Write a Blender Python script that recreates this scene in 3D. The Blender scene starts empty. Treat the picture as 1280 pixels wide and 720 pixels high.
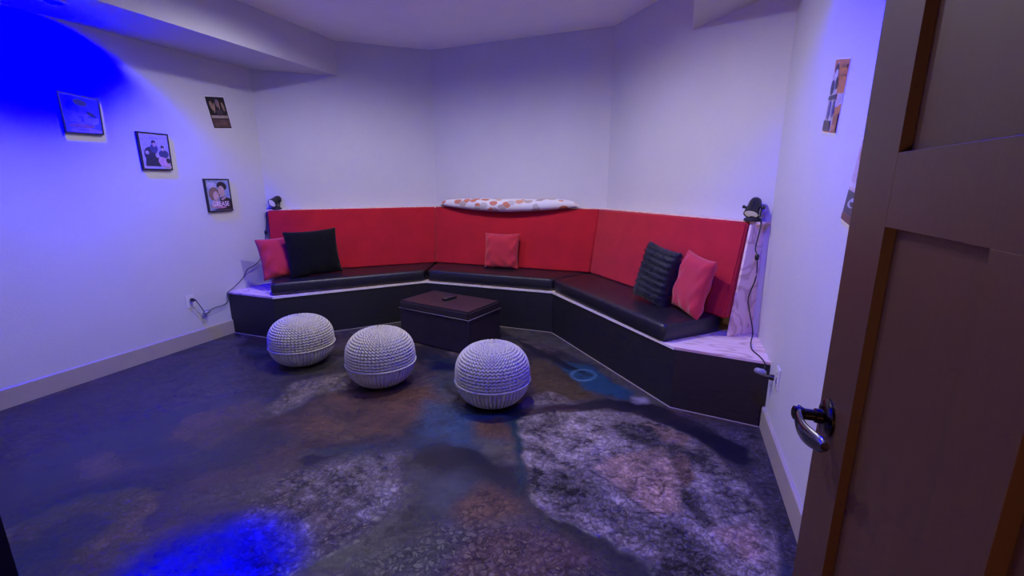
import bpy, bmesh, math, random
import numpy as np
from mathutils import Vector, Matrix

random.seed(7)
C = bpy.context.scene.collection
scene = bpy.context.scene
S = 1.38                      # metres per layout unit (one unit = the camera's height)
PI = math.pi

# ---------------------------------------------------------------- camera, world, lights, exposure
cam_d = bpy.data.cameras.new('camera')
cam_d.sensor_width = 36.0
cam_d.lens = 36.0 * 558.85 / 1280.0
cam_d.clip_start = 0.02
cam = bpy.data.objects.new('camera', cam_d)
C.objects.link(cam)
_r = Vector((0.93880349, 0.34441186, -0.00533712))
_u = Vector((-0.07242977, 0.21253088, 0.97446629))
_f = Vector((-0.33675205, 0.91444579, -0.22447041))
cam.matrix_world = Matrix(((_r.x, _u.x, -_f.x, 0), (_r.y, _u.y, -_f.y, 0), (_r.z, _u.z, -_f.z, S), (0, 0, 0, 1)))
scene.camera = cam
scene.view_settings.view_transform = 'Standard'
scene.view_settings.look = 'None'
scene.view_settings.gamma = 1.0
scene.view_settings.use_curve_mapping = False
scene.view_settings.exposure = 0.20
scene.cycles.max_bounces = 8
scene.cycles.caustics_reflective = False
scene.cycles.caustics_refractive = False

world = bpy.data.worlds.new('world')
scene.world = world
world.use_nodes = True
world.node_tree.nodes['Background'].inputs[0].default_value = (0.5, 0.35, 0.3, 1)
world.node_tree.nodes['Background'].inputs[1].default_value = 0.01

WHITE = (0.86, 0.81, 1.0)
BLUE = (-0.08, -0.078, 1.0)      # a 455 nm LED lies outside the sRGB gamut


def spot(name, loc, power, color, size, blend, radius, target=None):
    l = bpy.data.lights.new(name, 'SPOT')
    l.energy = power
    l.spot_size = math.radians(size)
    l.spot_blend = blend
    l.shadow_soft_size = radius
    l.use_nodes = True
    nt = l.node_tree
    em = nt.nodes['Emission']
    cx = nt.nodes.new('ShaderNodeCombineXYZ')
    for i in range(3):
        cx.inputs[i].default_value = color[i]
    nt.links.new(cx.outputs[0], em.inputs['Color'])
    o = bpy.data.objects.new(name, l)
    o.location = Vector(loc) * S
    if target is not None:
        d = (Vector(target) - Vector(loc)).normalized()
        o.rotation_euler = d.to_track_quat('-Z', 'Y').to_euler()
    C.objects.link(o)
    return o


CANS = [(-1.80, 0.85), (-0.60, 0.85), (-1.80, 1.95), (-0.85, 1.90)]
SOFFIT_CANS = [(-2.632, 1.36), (0.19, 1.20)]
for (x, y), pw in zip(CANS, (6, 56, 84, 136)):
    spot('ceiling_light', (x, y, 2.022), pw, WHITE, 170, 0.64, 0.05)
for (x, y), pw, tilt, sz in zip(SOFFIT_CANS, (290, 160), (-32, 20), (126, 140)):
    a_ = math.radians(tilt)            # gimbal downlights swivelled towards the side walls
    spot('blue_light', (x, y, 1.783), pw, BLUE, sz, 0.35, 0.04, (x + math.sin(a_), y, 1.783 - math.cos(a_)))
ADDED_SPOT = (-1.10, 0.62)
spot('blue_light', (*ADDED_SPOT, 2.022), 3200, BLUE, 17, 1.0, 0.03)  # extra narrow spot, added only to throw the blue pool on the floor
hall = bpy.data.lights.new('hall_light', 'AREA')
hall.energy = 13.0
hall.color = (1.0, 0.45, 0.22)
hall.size = 0.5
ho = bpy.data.objects.new('hall_light', hall)
ho.location = (-0.55, -1.3, 0.75)
ho.rotation_euler = (Vector((0.5, 0.4, 1.0)) - Vector((-0.55, -1.3, 0.75))).to_track_quat('-Z', 'Y').to_euler()
C.objects.link(ho)


# ---------------------------------------------------------------- materials
def mat(name, color, rough=0.6, noise=0.0, nscale=20.0, bump=0.0, bscale=60.0, metal=0.0, spec=0.5, sheen=0.0, stretch=None, coat=0.0, emit=None):
    m = bpy.data.materials.new(name)
    m.use_nodes = True
    nt = m.node_tree
    b = nt.nodes['Principled BSDF']
    b.inputs['Base Color'].default_value = (*color, 1)
    b.inputs['Roughness'].default_value = rough
    b.inputs['Metallic'].default_value = metal
    b.inputs['Specular IOR Level'].default_value = spec
    b.inputs['Sheen Weight'].default_value = sheen
    b.inputs['Coat Weight'].default_value = coat
    if emit:
        b.inputs['Emission Color'].default_value = (*emit[:3], 1)
        b.inputs['Emission Strength'].default_value = emit[3]
    tc = nt.nodes.new('ShaderNodeTexCoord')
    mp = nt.nodes.new('ShaderNodeMapping')
    nt.links.new(tc.outputs['Object'], mp.inputs[0])
    if stretch:
        mp.inputs['Scale'].default_value = stretch
    if noise:
        n = nt.nodes.new('ShaderNodeTexNoise')
        n.inputs['Scale'].default_value = nscale
        n.inputs['Detail'].default_value = 5
        nt.links.new(mp.outputs[0], n.inputs['Vector'])
        r = nt.nodes.new('ShaderNodeMapRange')
        r.inputs['From Min'].default_value = 0.3
        r.inputs['From Max'].default_value = 0.7
        r.inputs['To Min'].default_value = 1 - noise
        r.inputs['To Max'].default_value = 1 + noise
        nt.links.new(n.outputs['Fac'], r.inputs['Value'])
        mx = nt.nodes.new('ShaderNodeVectorMath')
        mx.operation = 'SCALE'
        mx.inputs[0].default_value = color
        nt.links.new(r.outputs[0], mx.inputs['Scale'])
        nt.links.new(mx.outputs[0], b.inputs['Base Color'])
    if bump:
        n2 = nt.nodes.new('ShaderNodeTexNoise')
        n2.inputs['Scale'].default_value = bscale
        n2.inputs['Detail'].default_value = 3
        nt.links.new(mp.outputs[0], n2.inputs['Vector'])
        bp = nt.nodes.new('ShaderNodeBump')
        bp.inputs['Strength'].default_value = bump
        bp.inputs['Distance'].default_value = 0.01
        nt.links.new(n2.outputs['Fac'], bp.inputs['Height'])
        nt.links.new(bp.outputs[0], b.inputs['Normal'])
    return m


M_wall = mat('wall_paint', (0.60, 0.59, 0.61), 0.62, 0.02, 3, 0.10, 90)
M_ceil = mat('ceiling_paint', (0.90, 0.88, 0.91), 0.8, 0.02, 3, 0.08, 80)
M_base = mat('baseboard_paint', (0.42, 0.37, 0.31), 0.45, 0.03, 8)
M_door = mat('door_wood', (0.058, 0.025, 0.015), 0.5, 0.05, 6, 0.02, 25, stretch=(8, 8, 0.8))
M_jamb = mat('jamb_wood', (0.008, 0.006, 0.006), 0.8, 0.1, 10, stretch=(6, 6, 0.8))
M_black = mat('black_plywood', (0.012, 0.011, 0.014), 0.55, 0.25, 14, 0.05, 40, stretch=(1, 1, 5))
M_edge = mat('board_edge', (0.75, 0.70, 0.66), 0.6, 0.08, 30)
M_red = mat('red_velvet', (0.48, 0.010, 0.022), 0.85, 0.12, 5, 0.15, 220, sheen=0.25, spec=0.2)
M_redp = mat('red_pillow_fabric', (0.55, 0.030, 0.05), 0.85, 0.08, 9, 0.35, 260, sheen=0.3, spec=0.2)
M_vinyl = mat('black_vinyl', (0.012, 0.011, 0.017), 0.38, 0.1, 6, 0.10, 130, spec=0.6)
M_leather = mat('brown_leather', (0.027, 0.019, 0.027), 0.36, 0.15, 9, 0.14, 160, spec=0.6)
M_blackfab = mat('black_velvet', (0.004, 0.004, 0.006), 0.9, 0.2, 12, 0.3, 150, sheen=0.08, spec=0.15)
M_fur = mat('black_fur', (0.006, 0.008, 0.014), 0.6, 0.3, 30, 0.3, 150, sheen=0.15, spec=0.4)
M_knit = mat('grey_yarn', (0.56, 0.53, 0.48), 0.85, 0.12, 60, 0.4, 300, sheen=0.1, spec=0.2)
M_plastic = mat('black_plastic', (0.012, 0.011, 0.013), 0.38, 0.05, 20)
M_pipe = mat('piping_highlight', (0.20, 0.17, 0.20), 0.35, 0.05, 20)  # paler than the leather: the piping's highlight is put into this colour
M_lens = mat('frosted_lens', (0.7, 0.66, 0.68), 0.35, 0.03, 20, emit=(0.9, 0.82, 1.0, 0.16))
M_metal = mat('bronze_metal', (0.06, 0.05, 0.055), 0.22, 0.05, 15, metal=1.0)
M_chrome = mat('polished_lever', (0.25, 0.24, 0.27), 0.16, 0.03, 10, metal=1.0)
M_plate = mat('white_plastic', (0.72, 0.70, 0.68), 0.4, 0.02, 20)
M_slot = mat('dark_slot', (0.02, 0.02, 0.02), 0.6, 0.02, 20)
M_clear = mat('grey_adapter', (0.22, 0.22, 0.26), 0.25, 0.1, 60, spec=0.8)
M_frame = mat('black_frame', (0.012, 0.012, 0.014), 0.35, 0.05, 20)
M_paper = mat('white_paper', (0.72, 0.70, 0.70), 0.6, 0.02, 20)
M_canw = mat('trim_ring_white', (0.7, 0.7, 0.7), 0.5, 0.02, 20)
M_blueled = mat('blue_led_lens', (0.1, 0.1, 0.5), 0.3, emit=(0.0, 0.0, 1.0, 260.0))
M_bluedim = mat('added_spot_lens', (0.1, 0.1, 0.5), 0.3, emit=(0.0, 0.0, 1.0, 20.0))  # glowing lens of the added floor-pool spot
M_whiteled = mat('white_led_lens', (0.6, 0.6, 0.6), 0.3, emit=(0.8, 0.75, 1.0, 3.0))


def wood_mat(name):
    m = bpy.data.materials.new(name)
    m.use_nodes = True
    nt = m.node_tree
    b = nt.nodes['Principled BSDF']
    b.inputs['Roughness'].default_value = 0.6
    tc = nt.nodes.new('ShaderNodeTexCoord')
    mp = nt.nodes.new('ShaderNodeMapping')
    mp.inputs['Rotation'].default_value = (0, 0, 0.5)
    mp.inputs['Scale'].default_value = (1.3, 4.2, 2.5)
    nt.links.new(tc.outputs['Object'], mp.inputs[0])
    n = nt.nodes.new('ShaderNodeTexNoise')
    n.inputs['Scale'].default_value = 1.6
    n.inputs['Detail'].default_value = 2
    n.inputs['Distortion'].default_value = 0.5
    nt.links.new(mp.outputs[0], n.inputs['Vector'])
    mu = nt.nodes.new('ShaderNodeMath')
    mu.operation = 'MULTIPLY'
    mu.inputs[1].default_value = 42
    nt.links.new(n.outputs['Fac'], mu.inputs[0])
    si = nt.nodes.new('ShaderNodeMath')
    si.operation = 'SINE'
    nt.links.new(mu.outputs[0], si.inputs[0])
    cr = nt.nodes.new('ShaderNodeValToRGB')
    cr.color_ramp.elements[0].position = 0.0
    cr.color_ramp.elements[0].color = (0.86, 0.66, 0.58, 1)
    cr.color_ramp.elements[1].position = 1.0
    cr.color_ramp.elements[1].color = (0.62, 0.42, 0.35, 1)
    e = cr.color_ramp.elements.new(0.6)
    e.color = (0.82, 0.61, 0.53, 1)
    nt.links.new(si.outputs[0], cr.inputs[0])
    nt.links.new(cr.outputs[0], b.inputs['Base Color'])
    return m


M_ply = wood_mat('bare_plywood')


def leaf_mat():
    m = bpy.data.materials.new('leaf_print_cotton')
    m.use_nodes = True
    nt = m.node_tree
    b = nt.nodes['Principled BSDF']
    b.inputs['Roughness'].default_value = 0.8
    tc = nt.nodes.new('ShaderNodeTexCoord')
    mp = nt.nodes.new('ShaderNodeMapping')
    mp.inputs['Rotation'].default_value = (0.2, 0.5, 0.3)
    mp.inputs['Scale'].default_value = (12, 22, 17)
    nt.links.new(tc.outputs['Object'], mp.inputs[0])
    no = nt.nodes.new('ShaderNodeTexNoise')
    no.inputs['Scale'].default_value = 0.8
    nt.links.new(mp.outputs[0], no.inputs['Vector'])
    ad = nt.nodes.new('ShaderNodeMixRGB')
    ad.inputs[0].default_value = 0.12
    nt.links.new(mp.outputs[0], ad.inputs[1])
    nt.links.new(no.outputs['Color'], ad.inputs[2])
    v = nt.nodes.new('ShaderNodeTexVoronoi')
    v.inputs['Scale'].default_value = 1.0
    nt.links.new(ad.outputs[0], v.inputs['Vector'])
    ramp = nt.nodes.new('ShaderNodeValToRGB')
    ramp.color_ramp.interpolation = 'CONSTANT'
    cols = [(0, (0.62, 0.22, 0.12)), (0.25, (0.78, 0.76, 0.76)), (0.45, (0.50, 0.40, 0.36)), (0.6, (0.70, 0.34, 0.22)), (0.78, (0.56, 0.52, 0.50)), (0.88, (0.78, 0.76, 0.76))]
    ramp.color_ramp.elements[0].color = (*cols[0][1], 1)
    ramp.color_ramp.elements[1].position = cols[1][0]
    ramp.color_ramp.elements[1].color = (*cols[1][1], 1)
    for p_, c_ in cols[2:]:
        e = ramp.color_ramp.elements.new(p_)
        e.color = (*c_, 1)
    sp = nt.nodes.new('ShaderNodeSeparateColor')
    nt.links.new(v.outputs['Color'], sp.inputs[0])
    nt.links.new(sp.outputs[0], ramp.inputs[0])
    st = nt.nodes.new('ShaderNodeMath')
    st.operation = 'LESS_THAN'
    st.inputs[1].default_value = 0.50
    nt.links.new(v.outputs['Distance'], st.inputs[0])
    mx = nt.nodes.new('ShaderNodeMixRGB')
    mx.inputs[1].default_value = (0.80, 0.77, 0.77, 1)
    nt.links.new(st.outputs[0], mx.inputs[0])
    nt.links.new(ramp.outputs[0], mx.inputs[2])
    nt.links.new(mx.outputs[0], b.inputs['Base Color'])
    return m


M_leaf = leaf_mat()


def flat_color(c):
    key = 'print_%02x%02x%02x' % tuple(int(255 * max(0, min(1, v))) for v in c)
    m = bpy.data.materials.get(key)
    return m or mat(key, c, 0.35, 0.18, 40)


# ---------------------------------------------------------------- mesh helpers (layout units in, metres out)
class MB:
    def __init__(self):
        self.v, self.f, self.m = [], [], []

    def add(self, vs, fs, mi=0):
        k = len(self.v)
        self.v += [Vector(p) for p in vs]
        self.f += [[i + k for i in f] for f in fs]
        self.m += [mi] * len(fs)
        return self

    def box(self, lo, hi, mi=0):
        x0, y0, z0 = lo
        x1, y1, z1 = hi
        return self.add([(x0, y0, z0), (x1, y0, z0), (x1, y1, z0), (x0, y1, z0), (x0, y0, z1), (x1, y0, z1), (x1, y1, z1), (x0, y1, z1)],
                        [(0, 3, 2, 1), (4, 5, 6, 7), (0, 1, 5, 4), (1, 2, 6, 5), (2, 3, 7, 6), (3, 0, 4, 7)], mi)

    def prism(self, poly, z0, z1, mi=0):
        n = len(poly)
        area = sum(poly[i][0] * poly[(i + 1) % n][1] - poly[(i + 1) % n][0] * poly[i][1] for i in range(n))
        if area < 0:
            poly = list(reversed(poly))
        vs = [(p[0], p[1], z0) for p in poly] + [(p[0], p[1], z1) for p in poly]
        fs = [tuple(reversed(range(n))), tuple(range(n, 2 * n))]
        fs += [(i, (i + 1) % n, n + (i + 1) % n, n + i) for i in range(n)]
        return self.add(vs, fs, mi)

    def hexa(self, b, t, mi=0):   # 4 bottom, 4 top corners
        return self.add(list(b) + list(t), [(0, 3, 2, 1), (4, 5, 6, 7), (0, 1, 5, 4), (1, 2, 6, 5), (2, 3, 7, 6), (3, 0, 4, 7)], mi)

    def loft(self, rings, closed=True, cap=True, mi=0):
        k = len(rings[0])
        vs = [p for r in rings for p in r]
        fs = []
        for i in range(len(rings) - 1):
            for j in range(k if closed else k - 1):
                a, b = i * k + j, i * k + (j + 1) % k
                fs.append((a, b, b + k, a + k))
        if cap:
            fs.append(tuple(reversed(range(k))))
            fs.append(tuple(range((len(rings) - 1) * k, len(rings) * k)))
        return self.add(vs, fs, mi)

    def tube(self, pts, r, n=8, mi=0):
        pts = [Vector(p) for p in pts]
        rings = []
        up = Vector((0, 0, 1))
        for i, p in enumerate(pts):
            d = (pts[min(i + 1, len(pts) - 1)] - pts[max(i - 1, 0)]).normalized()
            a = d.cross(up)
            if a.length < 0.05:
                a = d.cross(Vector((1, 0, 0)))
            a.normalize()
            b = a.cross(d)
            rr = r[i] if isinstance(r, (list, tuple)) else r
            rings.append([p + (a * math.cos(t) + b * math.sin(t)) * rr for t in [2 * PI * j / n for j in range(n)]])
        return self.loft(rings, mi=mi)

    def lathe(self, prof, c, axis=(0, 0, 1), n=32, mi=0):   # prof: (radius, height along the axis)
        ax = Vector(axis).normalized()
        a = ax.cross(Vector((0.31, 0.17, 0.93)))
        a.normalize()
        b = ax.cross(a)
        rings = [[Vector(c) + ax * h + (a * math.cos(t) + b * math.sin(t)) * max(r, 1e-5) for t in [2 * PI * j / n for j in range(n)]] for r, h in prof]
        return self.loft(rings, mi=mi)

    def build(self, name, mats, parent=None, bevel=0.0, seg=2, smooth=False, kind=None, weld=False):
        if parent is not None:
            bpy.context.view_layer.update()
        me = bpy.data.meshes.new(name)
        off = parent.matrix_world.inverted() if parent is not None else Matrix()
        vs = [off @ (p * S) for p in self.v]
        me.from_pydata([tuple(p) for p in vs], [], self.f)
        ms = mats if isinstance(mats, (list, tuple)) else [mats]
        for m in ms:
            me.materials.append(m)
        for p, mi in zip(me.polygons, self.m):
            p.material_index = mi
        bm = bmesh.new()
        bm.from_mesh(me)
        if weld:
            bmesh.ops.remove_doubles(bm, verts=bm.verts, dist=1e-5)
        bmesh.ops.recalc_face_normals(bm, faces=bm.faces)
        if bevel:
            es = [e for e in bm.edges if len(e.link_faces) == 2 and e.calc_face_angle(0) > 0.5]
            bmesh.ops.bevel(bm, geom=es, offset=bevel * S, segments=seg, affect='EDGES', clamp_overlap=True)
        bm.to_mesh(me)
        bm.free()
        o = bpy.data.objects.new(name, me)
        C.objects.link(o)
        if parent is not None:
            o.parent = parent
        elif kind is None:
            # a thing that is one mesh: origin at its base
            zs = min(p.z for p in vs)
            c = Vector((sum(p.x for p in vs) / len(vs), sum(p.y for p in vs) / len(vs), zs))
            me.transform(Matrix.Translation(-c))
            o.location = c
        if smooth:
            me.polygons.foreach_set('use_smooth', [True] * len(me.polygons))
            if smooth != 'all':
                me.set_sharp_from_angle(angle=math.radians(smooth if smooth is not True else 40))
        if kind:
            o['kind'] = kind
        bpy.context.view_layer.update() if parent is None else None
        return o


def thing(name, label, cat, loc, group=None, rotz=0.0, kind=None):
    o = bpy.data.objects.new(name, None)
    o.empty_display_size = 0.05
    o.location = Vector(loc) * S
    o.rotation_euler = (0, 0, rotz)
    C.objects.link(o)
    if kind:
        o['kind'] = kind
    else:
        o['label'] = label
        o['category'] = cat
        if group:
            o['group'] = group
    bpy.context.view_layer.update()
    return o


def tag(o, label, cat, group=None):
    o['label'] = label
    o['category'] = cat
    if group:
        o['group'] = group
    return o


def copy_tree(o, parent=None):
    kids = list(o.children)
    c = o.copy()
    C.objects.link(c)
    c.parent = parent
    for ch in kids:
        copy_tree(ch, c)
    return c


# ---------------------------------------------------------------- room shell
XL, XR = -2.8724, 0.3975
H, HS = 2.0312, 1.7921
A = Vector((XL, 2.539))
B = Vector((-1.910, 3.371))
Cc = Vector((-0.489, 3.333))
D = Vector((XR, 2.321))
YF = 0.10                      # room face of the entrance wall


def nrm(P, Q):
    t = (Q - P).normalized()
    return Vector((t.y, -t.x))


def isect(P, d, Q, e):
    den = d.x * e.y - d.y * e.x
    s = ((Q.x - P.x) * e.y - (Q.y - P.y) * e.x) / den
    return P + d * s


def offs(o):
    n1, n2, n3 = nrm(A, B) * o, nrm(B, Cc) * o, nrm(Cc, D) * o
    return [A + n1, isect(A + n1, B - A, B + n2, Cc - B), isect(B + n2, Cc - B, Cc + n3, D - Cc), D + n3]


def wall_slab(name, P, Q, t=0.08, z0=0.0, z1=H):
    n = nrm(P, Q) * -t
    e = (Q - P).normalized() * 0.0
    MB().prism([P - e, Q + e, Q + e + n, P - e + n], z0, z1).build(name, M_wall, kind='structure')


W0 = Vector((XL, YF - 0.10))
wall_slab('wall_left', W0, A)
wall_slab('wall_back_left', A, B)
wall_slab('wall_back', B, Cc)
wall_slab('wall_back_right', Cc, D)
wall_slab('wall_right', D, Vector((XR, YF - 0.10)))
JX = -0.43
dw = MB()
dw.box((XL, YF - 0.10, 0), (JX - 0.012, YF, H))
dw.box((JX - 0.012, YF - 0.10, 1.49), (0.262, YF, H))
dw.box((0.262, YF - 0.10, 0), (XR, YF, H))
dw.build('wall_front', M_wall, kind='structure')
outline = [(XL - .08, -0.01), (XR + .08, -0.01), (XR + .08, D.y + .03), (Cc.x + .04, Cc.y + .08), (B.x - .04, B.y + .08), (XL - .08, A.y + .04)]
MB().prism(outline, H, H + 0.06).build('ceiling', M_ceil, kind='structure')

# boxed-in soffits along both side walls
SLX, SRX = -2.4377, 0.0003


def on_line(P, Q, x):
    t = (x - P.x) / (Q.x - P.x)
    return P + (Q - P) * t


e1 = on_line(A, B, SLX)
MB().prism([(XL, YF), (SLX, YF), (SLX, e1.y), (XL, A.y)], HS, H).build('trim_1', M_wall, kind='structure')
e2 = on_line(Cc, D, SRX)
MB().prism([(XR, YF), (SRX, YF), (SRX, e2.y), (XR, D.y)], HS, H).build('trim_2', M_wall, kind='structure')

# baseboards, with a bevelled upper edge
BB = 0.0956
for nm, x, s, ye in (('baseboard_left', XL, 1, 2.16), ('baseboard_right', XR, -1, 1.99)):
    pr = [(x, 0), (x + s * .011, 0), (x + s * .011, BB - .006), (x + s * .005, BB), (x, BB)]
    MB().loft([[(p[0], yy, p[1]) for p in pr] for yy in (YF, ye)]).build(nm, M_base, kind='structure')

# door casing on the latch side and over the opening
dc = MB()
dc.box((JX - 0.06, YF, 0), (JX, 0.129, 1.50))
dc.box((JX - 0.012, YF - 0.10, 0), (JX, YF, 1.49))
dc.box((JX - 0.06, YF, 1.48), (0.262, 0.129, 1.54))
dc.box((0.24, YF - 0.10, 0), (0.262, YF, 1.49))
dc.build('trim_3', M_jamb, kind='structure')

# ---------------------------------------------------------------- open door
XD, YE, YH, DT = 0.2055, 0.685, 0.055, 0.030
door = thing('door_1', None, None, (XD + DT / 2, YH, 0), kind='structure')
Z0, Z1 = 0.008, 1.47
ST = 0.105
zl0, zl1, zu0, zu1 = 0.17, 0.955, 1.03, 1.37


def dbox(y0, y1, z0, z1, name, x0=XD, x1=XD + DT, bev=0.0003):
    MB().box((x0, y0, z0), (x1, y1, z1)).build(name, M_door, door, bevel=bev, seg=1)


dbox(YE - ST, YE, Z0, Z1, 'stile')
dbox(YH, YH + ST, Z0, Z1, 'stile')
dbox(YH + ST, YE - ST, Z0, zl0, 'rail')
dbox(YH + ST, YE - ST, zl1, zu0, 'rail')
dbox(YH + ST, YE - ST, zu1, Z1, 'rail')
mul0, mul1 = 0.335, 0.405
dbox(mul0, mul1, zl0, zl1, 'mullion')
PR = 0.0105
dbox(YH + ST, mul0, zl0, zl1, 'panel', XD + PR, XD + DT - PR, 0)
dbox(mul1, YE - ST, zl0, zl1, 'panel', XD + PR, XD + DT - PR, 0)
dbox(YH + ST, YE - ST, zu0, zu1, 'panel', XD + PR, XD + DT - PR, 0)
# lever handle
hy, hz = 0.645, 0.70
hd = MB()
hd.lathe([(0.0, 0.0), (0.0245, 0.0), (0.0245, 0.003), (0.020, 0.007), (0.010, 0.0085), (0.0095, 0.016), (0.0075, 0.017), (0.0075, 0.028), (0.009, 0.030), (0.009, 0.0405), (0.006, 0.042), (0.0, 0.042)], (XD, hy, hz), (-1, 0, 0), 32)
handle = hd.build('door_handle', M_metal, door, smooth=35)
lv = MB()
rings = []
for i in range(15):
    t = i / 14
    y = hy + 0.004 - t * 0.082
    zc = hz + 0.002 - 0.008 * math.sin(t * PI) * 0.8 - 0.004 * t
    xc = XD - 0.034 - 0.004 * math.sin(t * PI * 1.2) + 0.008 * t * t
    w = 0.0085 + 0.004 * math.sin(t * PI * 0.9) if t > 0.1 else 0.008
    th = 0.0050
    if i == 14:
        w *= 0.6
    rings.append([(xc + th * math.cos(a), y, zc + w * math.sin(a)) for a in [2 * PI * k / 16 for k in range(16)]])
lv.loft(rings)
lv.build('lever', M_chrome, handle, smooth=50)

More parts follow.
